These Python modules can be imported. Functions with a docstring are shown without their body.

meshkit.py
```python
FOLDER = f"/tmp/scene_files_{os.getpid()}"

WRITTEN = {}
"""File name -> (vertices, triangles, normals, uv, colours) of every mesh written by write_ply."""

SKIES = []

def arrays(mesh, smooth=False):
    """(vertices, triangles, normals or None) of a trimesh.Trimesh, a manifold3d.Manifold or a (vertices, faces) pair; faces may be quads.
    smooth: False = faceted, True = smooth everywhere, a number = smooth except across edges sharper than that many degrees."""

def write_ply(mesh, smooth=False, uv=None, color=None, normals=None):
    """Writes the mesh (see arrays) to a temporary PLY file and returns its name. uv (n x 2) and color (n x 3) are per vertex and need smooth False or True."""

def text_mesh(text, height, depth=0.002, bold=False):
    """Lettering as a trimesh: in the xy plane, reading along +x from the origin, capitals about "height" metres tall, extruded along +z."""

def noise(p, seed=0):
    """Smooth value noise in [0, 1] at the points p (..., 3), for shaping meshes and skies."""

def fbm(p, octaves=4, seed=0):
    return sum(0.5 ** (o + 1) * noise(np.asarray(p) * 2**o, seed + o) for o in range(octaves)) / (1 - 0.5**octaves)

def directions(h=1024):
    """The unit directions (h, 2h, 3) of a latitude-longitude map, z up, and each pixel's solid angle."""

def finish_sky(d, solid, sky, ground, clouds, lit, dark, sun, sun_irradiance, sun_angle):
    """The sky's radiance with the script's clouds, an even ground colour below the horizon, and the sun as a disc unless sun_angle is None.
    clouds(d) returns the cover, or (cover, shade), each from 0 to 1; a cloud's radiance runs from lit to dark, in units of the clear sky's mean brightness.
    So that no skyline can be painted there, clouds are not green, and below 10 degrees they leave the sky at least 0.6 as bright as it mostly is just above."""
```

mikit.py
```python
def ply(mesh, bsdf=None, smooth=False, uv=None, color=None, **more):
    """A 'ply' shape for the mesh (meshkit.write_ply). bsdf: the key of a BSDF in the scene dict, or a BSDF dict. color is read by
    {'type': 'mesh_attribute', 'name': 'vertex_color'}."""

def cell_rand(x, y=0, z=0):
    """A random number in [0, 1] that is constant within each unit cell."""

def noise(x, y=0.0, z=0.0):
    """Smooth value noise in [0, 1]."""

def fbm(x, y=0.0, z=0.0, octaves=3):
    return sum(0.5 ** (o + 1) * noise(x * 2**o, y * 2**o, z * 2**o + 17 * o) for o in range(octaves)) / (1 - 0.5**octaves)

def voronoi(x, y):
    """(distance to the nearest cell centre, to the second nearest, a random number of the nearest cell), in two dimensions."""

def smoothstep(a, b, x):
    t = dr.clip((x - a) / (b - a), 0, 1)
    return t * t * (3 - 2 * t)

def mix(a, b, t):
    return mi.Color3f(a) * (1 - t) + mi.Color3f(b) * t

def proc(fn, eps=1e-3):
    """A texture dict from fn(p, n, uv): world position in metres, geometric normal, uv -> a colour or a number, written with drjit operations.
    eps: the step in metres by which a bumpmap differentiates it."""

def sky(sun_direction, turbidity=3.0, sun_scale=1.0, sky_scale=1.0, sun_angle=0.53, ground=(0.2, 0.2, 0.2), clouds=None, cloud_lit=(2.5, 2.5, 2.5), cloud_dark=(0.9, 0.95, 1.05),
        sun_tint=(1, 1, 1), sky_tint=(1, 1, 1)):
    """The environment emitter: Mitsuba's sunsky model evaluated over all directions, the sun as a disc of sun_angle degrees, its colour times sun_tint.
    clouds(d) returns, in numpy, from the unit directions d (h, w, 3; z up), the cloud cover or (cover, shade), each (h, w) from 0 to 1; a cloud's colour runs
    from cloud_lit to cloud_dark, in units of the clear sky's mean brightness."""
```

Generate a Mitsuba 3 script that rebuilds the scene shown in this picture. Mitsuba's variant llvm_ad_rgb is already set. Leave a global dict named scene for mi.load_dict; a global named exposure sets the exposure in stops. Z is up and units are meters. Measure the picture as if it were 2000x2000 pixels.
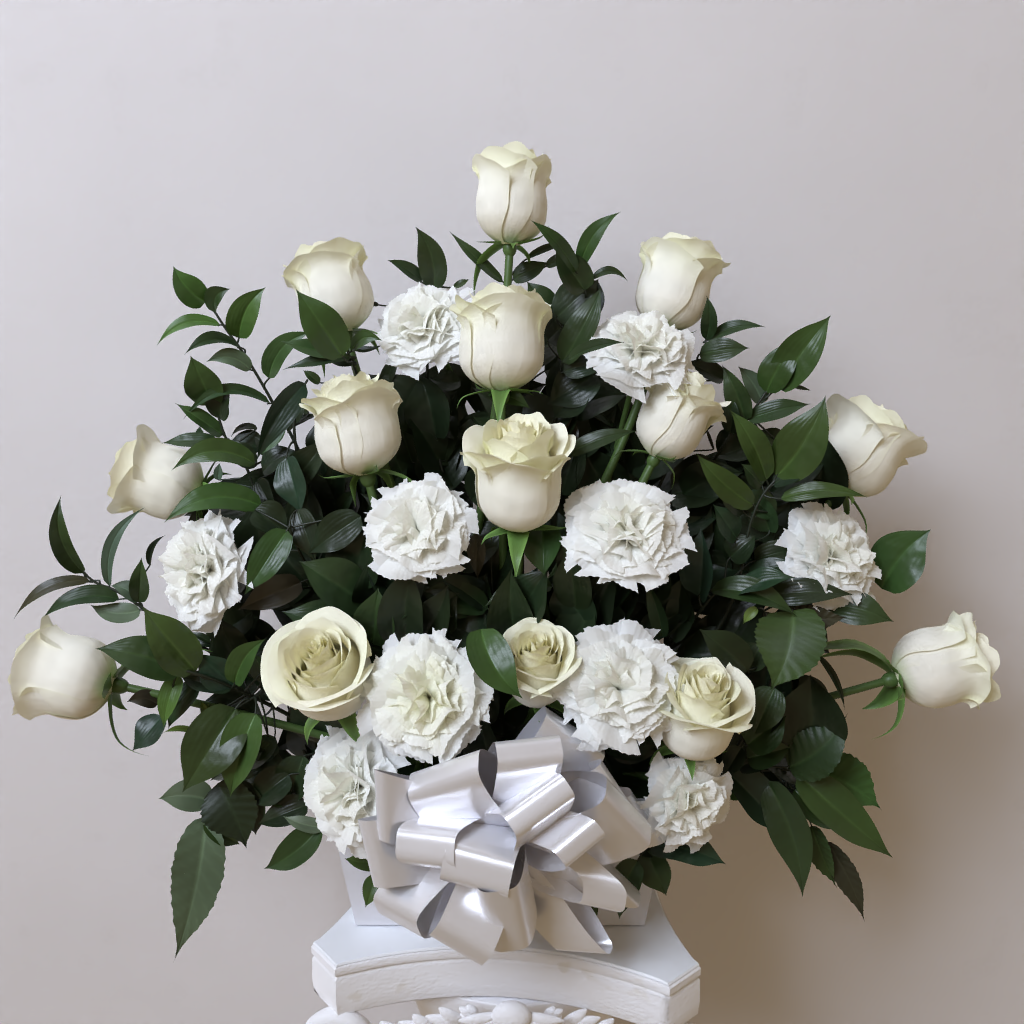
import math, random
import numpy as np, trimesh, drjit as dr, mitsuba as mi, mikit, meshkit
from scipy.interpolate import PchipInterpolator

random.seed(7); RNG = np.random.default_rng(7)
T = mi.ScalarTransform4f
scene, labels = {}, {}

# ------------------------------------------------------------------ camera, light, exposure
exposure = 0.0
PITCH, FPX, DIST, ZO = math.radians(16.0), 2100.0, 0.70, 1.15      # FPX: focal length in pixels of the 2000 px frame
CB = np.array([0, -math.cos(PITCH), math.sin(PITCH)])              # from the subject back to the camera
CR = np.array([1.0, 0, 0]); CU = np.cross(CB, CR)
CAM = np.array([0, 0, ZO]) + DIST * CB
scene['camera'] = {'type': 'perspective', 'fov': 2 * math.degrees(math.atan(1000 / FPX)), 'fov_axis': 'x', 'near_clip': 0.05, 'far_clip': 50.0,
                   'to_world': T().look_at(origin=CAM.tolist(), target=[0, 0, ZO], up=[0, 0, 1])}
WIN_POS, WIN_TO = np.array([-1.08, -1.5, ZO + 1.42]), np.array([0, 0, ZO])
scene['window'] = {'type': 'rectangle', 'to_world': T().look_at(origin=WIN_POS.tolist(), target=WIN_TO.tolist(), up=[0, 0, 1]) @ T().scale([0.5, 0.55, 1]),
                   'emitter': {'type': 'area', 'radiance': {'type': 'rgb', 'value': [13.1, 14.5, 17.2]}}}
labels['window'] = {'label': 'bright daylight window of the room, behind the camera on the left', 'category': 'window', 'kind': 'structure'}
scene['room_light'] = {'type': 'constant', 'radiance': {'type': 'rgb', 'value': [0.285, 0.215, 0.135]}}

def ray(px, py):
    d = CR * (px - 1000) / FPX - CU * (py - 1000) / FPX - CB
    return d
def P(px, py, y):                                                   # the point of depth y metres seen at a place of the 2000 px frame
    d = ray(px, py)
    return CAM + d * ((y - CAM[1]) / d[1])

CROPS = {'A': (280, 500, .2588), 'B': (0, 900, .2588), 'C': (220, 1150, .2588), 'D': (280, 1450, .2588), 'E': (720, 400, .2795), 'F': (1180, 560, .2588),
         'G': (1280, 960, .2588), 'H': (1300, 1300, .2847), 'I': (420, 850, .2588), 'J': (880, 980, .2588), 'R': (680, 1360, .3313), 'W': (0, 0, 1.0352), 'S': (0, 0, 1.0)}
def at(c, x, y, cm):
    o = CROPS[c]
    return P(o[0] + x * o[2], o[1] + y * o[2], cm / 100)

# ------------------------------------------------------------------ helpers
def unit(v):
    v = np.asarray(v, float)
    return v / (np.linalg.norm(v, axis=-1, keepdims=True) + 1e-12)
def numbered(k):
    if k not in used: used.add(k); return k
    n = 1
    while f'{k}_{n:03d}' in used: n += 1
    used.add(f'{k}_{n:03d}'); return f'{k}_{n:03d}'
used = set()
def thing(name, label, cat, group=None):
    k = numbered(name); labels[k] = {'label': label, 'category': cat}
    if group: labels[k]['group'] = group
    return k
def part(parent, name, mesh, bsdf, smooth=True, color=None, uv=None, label=None):
    k = numbered(f'{parent}__{name}')
    scene[k] = mikit.ply(mesh, bsdf, smooth=smooth, color=color, uv=uv)
    if label: labels[k] = {'label': label}
    return k
def grid_faces(n, m):
    i, j = np.meshgrid(np.arange(n - 1), np.arange(m - 1), indexing='ij')
    a = (i * m + j).ravel()
    return np.vstack([np.stack([a, a + m, a + m + 1], 1), np.stack([a, a + m + 1, a + 1], 1)])
def tube(pts, r0, r1=None, sides=8, n=None):
    pts = np.asarray(pts, float)
    r1 = r0 if r1 is None else r1
    if len(pts) > 2 or n:
        L = np.r_[0, np.cumsum(np.linalg.norm(np.diff(pts, axis=0), axis=1))]
        keep = np.r_[True, np.diff(L) > 1e-7]; L, pts = L[keep], pts[keep]
        f = PchipInterpolator(L, pts) if len(pts) > 2 else (lambda s: pts[0] + (pts[1] - pts[0]) * (s / L[-1])[:, None])
        pts = f(np.linspace(0, L[-1], n or 4 * len(pts)))
    t = unit(np.gradient(pts, axis=0))
    a = unit(np.cross(t, [0.3, 0.9, 0.2])); b = np.cross(t, a)
    ang = np.arange(sides) * 2 * np.pi / sides
    r = np.linspace(r0, r1, len(pts))[:, None, None]
    v = (pts[:, None] + r * (np.cos(ang)[None, :, None] * a[:, None] + np.sin(ang)[None, :, None] * b[:, None])).reshape(-1, 3)
    i, j = np.meshgrid(np.arange(len(pts) - 1), np.arange(sides), indexing='ij')
    p, q = (i * sides + j).ravel(), (i * sides + (j + 1) % sides).ravel()
    f = np.vstack([np.stack([p, q, q + sides], 1), np.stack([p, q + sides, p + sides], 1)])
    c0, c1 = len(v), len(v) + 1
    v = np.vstack([v, pts[:1], pts[-1:]]); k = np.arange(sides); e = (len(pts) - 1) * sides
    return v, np.vstack([f, np.stack([k * 0 + c0, (k + 1) % sides, k], 1), np.stack([k * 0 + c1, e + k, e + (k + 1) % sides], 1)])
def join(ms):
    V, F, n = [], [], 0
    for v, f in ms:
        V.append(v); F.append(np.asarray(f) + n); n += len(v)
    return np.vstack(V), np.vstack(F)
def smooth01(a, b, x):
    t = np.clip((x - a) / (b - a), 0, 1); return t * t * (3 - 2 * t)

# ------------------------------------------------------------------ materials
def rgb(*c): return {'type': 'rgb', 'value': list(c)}
VC = {'type': 'mesh_attribute', 'name': 'vertex_color'}
def wall_height(p, n, uv):
    return 0.00036 * mikit.fbm(p.x * 260, p.z * 260, p.y * 260, 2) + 0.0008 * mikit.fbm(p.x * 11, p.z * 11, 3.0, 2)
def wall_color(p, n, uv):
    t = mikit.fbm(p.x * 7, p.z * 7, 1.0, 3)
    m = mikit.smoothstep(0.84, 0.9, mikit.noise(p.x * 38, p.z * 30, 5.0)) * mikit.noise(p.x * 300, p.z * 300, 2.0)
    return mikit.mix(mikit.mix((0.69, 0.665, 0.665), (0.735, 0.71, 0.71), t), (0.60, 0.57, 0.56), m * 0.15)
scene['wall_paint'] = {'type': 'twosided', 'bsdf': {'type': 'bumpmap', 'arbitrary': mikit.proc(wall_height, 4e-4), 'bsdf': {'type': 'principled', 'base_color': mikit.proc(wall_color), 'roughness': 0.7, 'specular': 0.25}}}
def plaster_height(p, n, uv):
    return 0.00055 * mikit.fbm(p.x * 650, p.y * 650, p.z * 650, 2) + 0.00028 * mikit.fbm(p.x * 260, p.y * 260, p.z * 260, 2)
def plaster_color(p, n, uv):
    t = mikit.smoothstep(0.66, 0.8, mikit.fbm(p.x * 60, p.y * 60, p.z * 60, 3))
    return mikit.mix((0.80, 0.80, 0.82), (0.72, 0.70, 0.67), t)
scene['plaster'] = {'type': 'twosided', 'bsdf': {'type': 'bumpmap', 'arbitrary': mikit.proc(plaster_height, 2e-4), 'bsdf': {'type': 'principled', 'base_color': mikit.proc(plaster_color), 'roughness': 0.75, 'specular': 0.3}}}
scene['smooth_plaster'] = {'type': 'twosided', 'bsdf': {'type': 'principled', 'base_color': rgb(.78, .80, .83), 'roughness': 0.5, 'specular': 0.4}}
scene['white_plastic'] = {'type': 'twosided', 'bsdf': {'type': 'principled', 'base_color': rgb(.66, .66, .70), 'roughness': 0.35, 'specular': 0.5}}
def petal_height(p, n, uv):
    return 0.00020 * mikit.fbm(uv.x * 34, uv.y * 2.5, 2.0, 2) + 0.0010 * mikit.fbm(p.x * 70, p.y * 70, p.z * 70, 2)
scene['rose_petal_skin'] = {'type': 'bumpmap', 'arbitrary': mikit.proc(petal_height, 3e-4), 'bsdf': {'type': 'principledthin', 'base_color': VC, 'roughness': 0.5, 'diff_trans': 0.32, 'spec_trans': 0.0, 'eta': 1.4}}
scene['petal_skin'] = {'type': 'principledthin', 'base_color': VC, 'roughness': 0.6, 'diff_trans': 0.75, 'spec_trans': 0.0, 'eta': 1.4}
def leaf_height(p, n, uv):
    return 0.00004 * dr.sin(uv.y * 55 + mikit.noise(uv.x * 6, uv.y * 5) * 3) + 0.0009 * mikit.fbm(p.x * 130, p.y * 130, p.z * 130, 2)
scene['leaf_skin'] = {'type': 'twosided', 'bsdf': {'type': 'bumpmap', 'arbitrary': mikit.proc(leaf_height, 2e-4), 'bsdf': {'type': 'principled', 'base_color': VC, 'roughness': 0.36, 'specular': 0.40}}}
scene['leaf_matte'] = {'type': 'twosided', 'bsdf': {'type': 'principled', 'base_color': VC, 'roughness': 0.5, 'specular': 0.4}}
scene['stem_skin'] = {'type': 'twosided', 'bsdf': {'type': 'principled', 'base_color': rgb(.018, .024, .014), 'roughness': 0.45, 'specular': 0.4}}
scene['rose_stem_skin'] = {'type': 'twosided', 'bsdf': {'type': 'principled', 'base_color': rgb(.065, .115, .03), 'roughness': 0.45, 'specular': 0.4}}
scene['satin'] = {'type': 'twosided', 'bsdf': {'type': 'principled', 'base_color': rgb(.80, .80, .83), 'roughness': 0.27, 'specular': 0.9, 'metallic': 0.55}}
scene['foam_green'] = {'type': 'twosided', 'bsdf': {'type': 'principled', 'base_color': rgb(.02, .04, .015), 'roughness': 0.9, 'specular': 0.1}}

# ------------------------------------------------------------------ setting: wall
scene['wall'] = mikit.ply((np.array([[-3, .168, -1], [3, .168, -1], [3, .168, 4], [-3, .168, 4.0]]), np.array([[0, 1, 2], [0, 2, 3]])), 'wall_paint')
labels['wall'] = {'label': 'plain off-white painted wall behind the flowers', 'category': 'wall', 'kind': 'structure'}

# ------------------------------------------------------------------ pedestal
ZT = P(1000, 1813, -.055)[2]
PC = np.array([0.003, .024])
def abacus_outline(A=.127, C=.106, sag=.026, n=36):
    pts = []
    for k in range(4):
        u = np.linspace(-1, 1, n)
        x, y = C * u, -A + sag * (1 - u ** 2)
        a = k * np.pi / 2
        pts.append(np.stack([x * np.cos(a) - y * np.sin(a), x * np.sin(a) + y * np.cos(a)], 1))
    return np.vstack(pts)
ROT = -math.radians(4.7)
def turn(p): return np.stack([p[:, 0] * math.cos(ROT) - p[:, 1] * math.sin(ROT) + PC[0], p[:, 0] * math.sin(ROT) + p[:, 1] * math.cos(ROT) + PC[1]], 1)
def loft(levels):
    base = abacus_outline(); rings = []
    t = unit(np.roll(base, -1, 0) - np.roll(base, 1, 0)); nrm = np.stack([t[:, 1], -t[:, 0]], 1)
    for inset, z in levels:
        p = turn(base - nrm * inset); rings.append(np.c_[p, np.full(len(p), ZT + z)])
    m = len(base); v = np.vstack(rings); F = []
    for i in range(len(rings) - 1):
        j = np.arange(m); a, b = i * m + j, i * m + (j + 1) % m
        F += [np.stack([a, a + m, b + m], 1), np.stack([a, b + m, b], 1)]
    for e, flip in ((0, 0), (len(rings) - 1, 1)):
        c = len(v); v = np.vstack([v, [[PC[0], PC[1], rings[e][0, 2]]]]); j = np.arange(m)
        f = np.stack([j * 0 + c, e * m + j, e * m + (j + 1) % m], 1); F.append(f[:, ::-1] if flip else f)
    return v, np.vstack(F)
ped = thing('pedestal', 'white plaster column capital with a concave-sided top slab under the flower box', 'pedestal')
part(ped, 'slab', loft([(.0012, -.0008), (0, -.002), (0, -.0068), (.0016, -.008), (.0014, -.0095), (.0002, -.011), (-.0006, -.027), (.0004, -.037), (.003, -.0395), (.03, -.042)]), 'plaster', smooth=40)
part(ped, 'top_face', loft([(.0022, .0012), (.0012, .0), (.0012, -.0005)]), 'smooth_plaster', smooth=30, label='smooth pale top face of the capital')
def lathe(prof, cx, cy, n=48, flute=0):
    a = np.arange(n) * 2 * np.pi / n
    v = np.vstack([np.c_[cx + r * np.cos(a), cy + r * np.sin(a), np.full(n, z)] for r, z in prof]); F = []
    for i in range(len(prof) - 1):
        j = np.arange(n); p, q = i * n + j, i * n + (j + 1) % n
        F += [np.stack([p, p + n, q + n], 1), np.stack([p, q + n, q], 1)]
    return v, np.vstack(F)
part(ped, 'column', lathe([(.001, ZT - .0405), (.06, ZT - .0405), (.1025, ZT - .0405), (.1035, ZT - .0425), (.101, ZT - .06), (.085, ZT - .085), (.075, ZT - .12), (.072, ZT - .2), (.078, ZT - .215), (.07, ZT - .23), (.075, ZT - .8)], *PC, n=64), 'plaster')
def lobe(c, d, nrm, L, w, th, bulge=.3):                            # a fat carved lobe from c along d, thick along nrm
    s = np.linspace(0, 1, 12); a = np.linspace(0, 2 * np.pi, 12, endpoint=False)
    d, nrm = unit(d), unit(nrm); b = np.cross(d, nrm)
    V = [c + d * L * x + nrm * (L * bulge * math.sin(math.pi * x * .9)) + b * w * math.sin(math.pi * min(.08 + x * .9, 1)) ** .7 * math.cos(t) + nrm * th * math.sin(math.pi * min(.08 + x * .9, 1)) ** .7 * math.sin(t) for x in s for t in a]
    n = 12; F = []
    for i in range(len(s) - 1):
        j = np.arange(n); p, q = i * n + j, i * n + (j + 1) % n
        F += [np.stack([p, q, q + n], 1), np.stack([p, q + n, p + n], 1)]
    return np.array(V), np.vstack(F)
RC = P(998, 1978, -.100); out = unit([0.08, -1, .25])
for k in range(11):
    a = math.radians(-90 + (k - 5) * 17)
    d = np.array([math.cos(a), -.10, math.sin(a)])
    part(ped, 'rosette_petal', lobe(RC + d * .008, d, out, .026, .0036, .0022, .06), 'plaster')
m = trimesh.creation.icosphere(3, .0125); m.apply_scale([1, .55, .85]); m.apply_translation(RC + out * .004)
part(ped, 'rosette_boss', m, 'plaster')
for (x, y, dx, dz, L, w) in ((905, 1997, -.75, .25, .026, .0045), (1098, 2000, .75, .25, .026, .0045), (850, 2014, -.8, .35, .026, .005), (1152, 2020, .8, .3, .026, .005), (790, 2025, -.85, .3, .026, .005), (1215, 2030, .85, .25, .026, .005),
                            (932, 1982, -.8, .5, .014, .0035), (1064, 1986, .8, .5, .014, .0035)):
    for q in (-1, 0, 1):                                            # a carved leaf: three ridges in a fan
        a = math.atan2(dz, dx) + q * .42
        part(ped, 'acanthus_leaf', lobe(P(x, y, -.088), np.array([math.cos(a), -.12, math.sin(a)]), out, L * (1 - .18 * abs(q)), w, .0028, .10), 'plaster')
for s, x, y in ((-1, 650, 2010), (1, 1340, 2040)):                  # volutes under the corners
    c = P(x, y, -.09); th = np.linspace(0, 4.2 * np.pi, 70); r = .020 * np.exp(-.12 * th)
    part(ped, 'volute', tube(c + np.stack([-s * r * np.cos(th), r * 0 + .004 * th / 13, r * np.sin(th) - .008], 1), .008, .003, n=70), 'plaster')

# ------------------------------------------------------------------ flower box
box = thing('flower_box', 'white tapered flower box behind the satin bow on the capital', 'planter')
def frustum(hw0, hd0, hw1, hd1, z0, z1, cx, cy):
    q = [(-1, -1), (1, -1), (1, 1), (-1, 1)]
    v = np.array([[cx + a * hw0, cy + b * hd0, z0] for a, b in q] + [[cx + a * hw1, cy + b * hd1, z1] for a, b in q])
    return v, np.array([[0, 1, 5], [0, 5, 4], [1, 2, 6], [1, 6, 5], [2, 3, 7], [2, 7, 6], [3, 0, 4], [3, 4, 7], [0, 2, 1], [0, 3, 2], [4, 5, 6], [4, 6, 7]])
BX, BY, Z0 = -.008, .0, ZT + .0025
def walls(z0, z1, t, o=0):
    f = lambda z: ((z - Z0) / .1)
    hw, hd = lambda z: .097 + .013 * f(z) + o, lambda z: .055 + .010 * f(z) + o
    import manifold3d as m3
    def solid(e, a, b):
        v, F = frustum(hw(a) - e, hd(a) - e, hw(b) - e, hd(b) - e, a, b, BX, BY)
        return m3.Manifold(m3.Mesh(np.asarray(v, np.float32), np.asarray(F, np.uint32)))
    return solid(0, z0, z1) - solid(t, z0 + (.004 if z0 == Z0 else -.001), z1 + .001)
part(box, 'body', walls(Z0, Z0 + .1, .003), 'white_plastic', smooth=False)
part(box, 'rim', walls(Z0 + .0925, Z0 + .1005, .0045, .0022), 'white_plastic', smooth=False)
foam = thing('floral_foam', 'dark green block of floral foam inside the flower box', 'floral foam')
scene[foam] = mikit.ply(frustum(.092, .050, .101, .057, Z0 + .005, Z0 + .094, BX, BY), 'foam_green')

FOAM = np.array([BX, 0.0, Z0 + .085])
def to_foam(p, back, n=14, jit=True):                               # a stem from p, leaving along back, into the foam
    e = FOAM + (np.array([random.uniform(-.07, .07), random.uniform(-.03, .03), 0]) if jit else 0)
    if p[2] < e[2] + .03: e = e + np.array([0.06 * np.sign(p[0]), 0, .01])
    L = np.linalg.norm(e - p); c = p + unit(back) * L * .4; s = np.linspace(0, 1, n)[:, None]
    return (1 - s) ** 2 * p + 2 * s * (1 - s) * c + s ** 2 * e

# ------------------------------------------------------------------ leaves
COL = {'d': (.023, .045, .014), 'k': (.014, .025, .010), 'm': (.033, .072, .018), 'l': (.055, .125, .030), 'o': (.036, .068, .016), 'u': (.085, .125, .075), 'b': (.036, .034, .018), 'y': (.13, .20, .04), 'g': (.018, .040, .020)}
US = np.array([-1, -.85, -.6, -.35, -.13, -.035, .035, .13, .35, .6, .85, 1])
def leaf_mesh(b, t, w, bend, tilt, kind='', seed=0):
    """a blade from b to t (points), w metres wide as seen, bowed by bend metres in the picture plane, turned by tilt degrees about its length"""
    r = np.random.default_rng(seed); L = np.linalg.norm(t - b); a = unit(t - b)
    mid = (b + t) / 2; view = unit(CAM - mid); side = unit(np.cross(view, a))        # side: to the left of base -> tip as seen
    ser = 's' in kind
    n = 46 if ser else 18; s = np.linspace(0, 1, n)
    arch = L * (.08 + .07 * r.random())
    c = mid - side * bend * 2 + view * arch * 2 + np.array([0, 0, 1]) * L * .02
    pts = ((1 - s) ** 2)[:, None] * b + (2 * s * (1 - s))[:, None] * c + (s ** 2)[:, None] * t
    tan = unit(np.gradient(pts, axis=0))
    n0 = unit(view - (view @ a) * a); q = np.cross(a, n0)
    up = unit(np.array([-.45, -.1, .9]))
    sg = 1 if q @ up > 0 else -1
    th = math.radians(tilt) * sg
    N = n0 * math.cos(th) + q * math.sin(th)
    N = N - (tan @ N)[:, None] * tan; N = unit(N)
    tw = np.radians(r.uniform(-22, 22)) * (s - .4)
    B = np.cross(N, tan); N, B = N * np.cos(tw)[:, None] + B * np.sin(tw)[:, None], B * np.cos(tw)[:, None] - N * np.sin(tw)[:, None]
    W = np.clip(np.sin(np.pi * s ** (.72 if not ser else .66)), 0, 1) ** ((.64 + .8 * s ** 2) if not ser else (.66 + 1.25 * s ** 2)) * w * 1.10 / 2 / max(.35, math.cos(math.radians(abs(tilt))))
    if ser: W = W * (1 + .10 * (1 - ((s * 17) % 1)))
    if ser: W[-1] = W[0] = 0
    fold = math.radians(r.uniform(8, 24)); cup = r.uniform(-.12, .25)
    U = US[None, :]; au = np.abs(U)
    wav = .05 * np.sin(s[:, None] * r.uniform(5, 11) + r.uniform(0, 6) + np.sign(U) * 1.1) * au ** 2 * W[:, None] * 2
    lift = W[:, None] * (au * math.sin(fold) + cup * au ** 2) + wav - .0004 * np.exp(-(U / .06) ** 2)
    if ser: lift = lift + .0006 * au * np.sin((s[:, None] * 9 - au * 1.2) * 2 * np.pi)
    v = pts[:, None] + B[:, None] * (U * W[:, None] * math.cos(fold))[..., None] + N[:, None] * lift[..., None]
    col = np.array(COL[kind[0]] if kind else COL['d']) * r.uniform(.8, 1.2) * np.array([r.uniform(.9, 1.15), 1, r.uniform(.85, 1.15)])
    k = np.ones((n, len(US), 1)) * (1 + .10 * np.sin(s * 9 + 1))[:, None, None]
    rib = np.exp(-(US / .06) ** 2)[None, :, None] * (1 - s)[:, None, None] * .8
    tipc = smooth01(.8, 1, s)[:, None, None] * au[..., None] ** 0 * .35
    C = col * k * (1 + rib) * (1 - tipc * .3)
    if ser: C = C * (1 + .28 * np.clip(np.sin((s[:, None] * 9 - au * 1.2) * 2 * np.pi), .6, 1)[..., None] - .17)
    uv = np.stack(np.broadcast_arrays(s[:, None], (US / 2 + .5)[None]), -1)
    return (v.reshape(-1, 3), grid_faces(n, len(US))[:, ::-1]), np.clip(C, 0, 1).reshape(-1, 3), uv.reshape(-1, 2)

def sprig(name, label, cat, group, depth, stem, text, r0=.0013, reach=.05):
    k = thing(name, label, cat, group)
    pts = np.array([at(c, x, y, d) for c, x, y, d in stem]) if stem else None
    tubes, path = [], None
    if pts is not None:
        tail = to_foam(pts[-1], pts[-1] - pts[-2] if len(pts) > 1 else np.array([0, 0, -1.0]))
        path = np.vstack([pts, tail[1:]])
        L = np.r_[0, np.cumsum(np.linalg.norm(np.diff(path, axis=0), axis=1))]
        path = PchipInterpolator(L, path)(np.linspace(0, L[-1], 60))
        tubes.append(tube(path, r0 * .6, r0 * 1.7, n=60, sides=7))
    for i, line in enumerate([x for x in text.strip().split('\n') if x.strip()]):
        f = line.split(); c = f[0]; bx, by, tx, ty, w, bend = map(float, f[1:7]); kind = f[7]
        sd = abs(hash((c, bx, by))) % 2 ** 31 if False else int(bx * 7 + by * 13 + tx * 3) % 99991
        r = np.random.default_rng(sd)
        db, dt = (float(f[8]), float(f[9])) if len(f) > 9 else (depth + r.uniform(-1, 1), depth + r.uniform(-3, 1))
        tilt = float(f[10]) if len(f) > 10 else r.uniform(-10, 45)
        b, t = at(c, bx, by, db), at(c, tx, ty, dt); sc = CROPS[c][2] * np.linalg.norm(b - CAM) / FPX
        m, C, uv = leaf_mesh(b, t, w * sc, bend * sc, tilt, kind, sd)
        part(k, 'leaf', m, 'leaf_matte' if ('s' in kind or kind[0] == 'u') else 'leaf_skin', color=C, uv=uv)
        if path is not None:
            q = path[np.argmin(np.linalg.norm(path - b - (b - t) * .2, axis=1))]; dd = np.linalg.norm(q - b)
            if 1e-4 < dd < reach:
                tubes.append(tube(np.array([q, (q + b) / 2 - (t - b) * .06, b, b + (t - b) * .04]), .0008, .0005, n=8, sides=6))
    if tubes: part(k, 'stem', join(tubes), 'stem_skin')
    return k
RG, LG = 'leafy stems of glossy greenery', 'rose leaves among the flowers'
sprig('greenery_sprig', 'tall arching leafy stem at the upper left, its light tip against the bare wall', 'greenery', RG, 1,
      [('A', 545, 430, 1), ('A', 640, 575, 1), ('A', 760, 740, 1), ('A', 870, 920, 1.2), ('A', 990, 1130, 1.5), ('A', 1110, 1340, 2), ('A', 1270, 1680, 2.5), ('A', 1430, 1990, 3)], '''
A 470 345 225 75 200 -35 l 1 0 10
A 545 430 660 248 125 -55 d 1 0 30
A 580 520 100 680 85 85 l 1 0 35
A 722 620 925 235 205 -45 l 1 0 5
A 725 690 310 745 85 75 d 1 -1 40
A 810 860 472 800 125 60 u 1 0 20
A 958 1112 300 1235 80 140 d 1 -1 30
A 947 925 1280 572 155 -75 m 1 0 15
''')
sprig('greenery_sprig', 'leafy stem with a glossy upright oval leaf above the rose that lies facing left', 'greenery', RG, 0,
      [('A', 540, 1110, 0), ('A', 575, 1240, 0), ('A', 620, 1370, 0), ('A', 760, 1560, .5), ('A', 900, 1900, 1), ('A', 1100, 2150, 2)], '''
A 520 1130 355 752 235 0 m 0 -1 15
A 575 1230 655 985 160 -20 k 0 0 30
A 600 1350 240 1110 115 0 m 0 -1 35
A 560 1400 135 1413 105 10 d 0 0 30
A 845 1570 210 1620 170 110 m -2 -4 20
A 860 1560 640 1370 160 -30 k 0 0 20
A 860 1300 660 1365 45 40 k 1 1 40
A 900 1890 155 2012 190 115 m -2 -4.5 25
A 480 1385 430 1280 60 -20 d 1 1 40
A 560 1690 575 1560 60 0 u 1 1 10
A 880 1450 640 1420 170 20 k 1 1 25
A 1000 1480 830 1360 150 0 k 1 1 25
''')
sprig('greenery_sprig', 'leafy stem under the upper left rose, one dark leaf lying over the bloom', 'greenery', RG, -1,
      [('A', 1500, 600, -1), ('A', 1550, 740, -1), ('A', 1600, 860, 0), ('A', 1700, 1300, 1.5)], '''
A 1505 760 1150 250 270 0 m -2 -3.2 10
A 1480 735 1030 640 115 -15 m -1 -2 30
A 1570 760 1050 858 85 10 d -1 -2 35
A 1570 720 1805 640 105 -60 m -1 -2 20
A 1570 690 1810 665 40 30 k 0 0 40
A 1600 800 1400 800 80 0 k 0 0 10
A 1330 960 1205 862 70 0 d 0 0 20
''')
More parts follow.
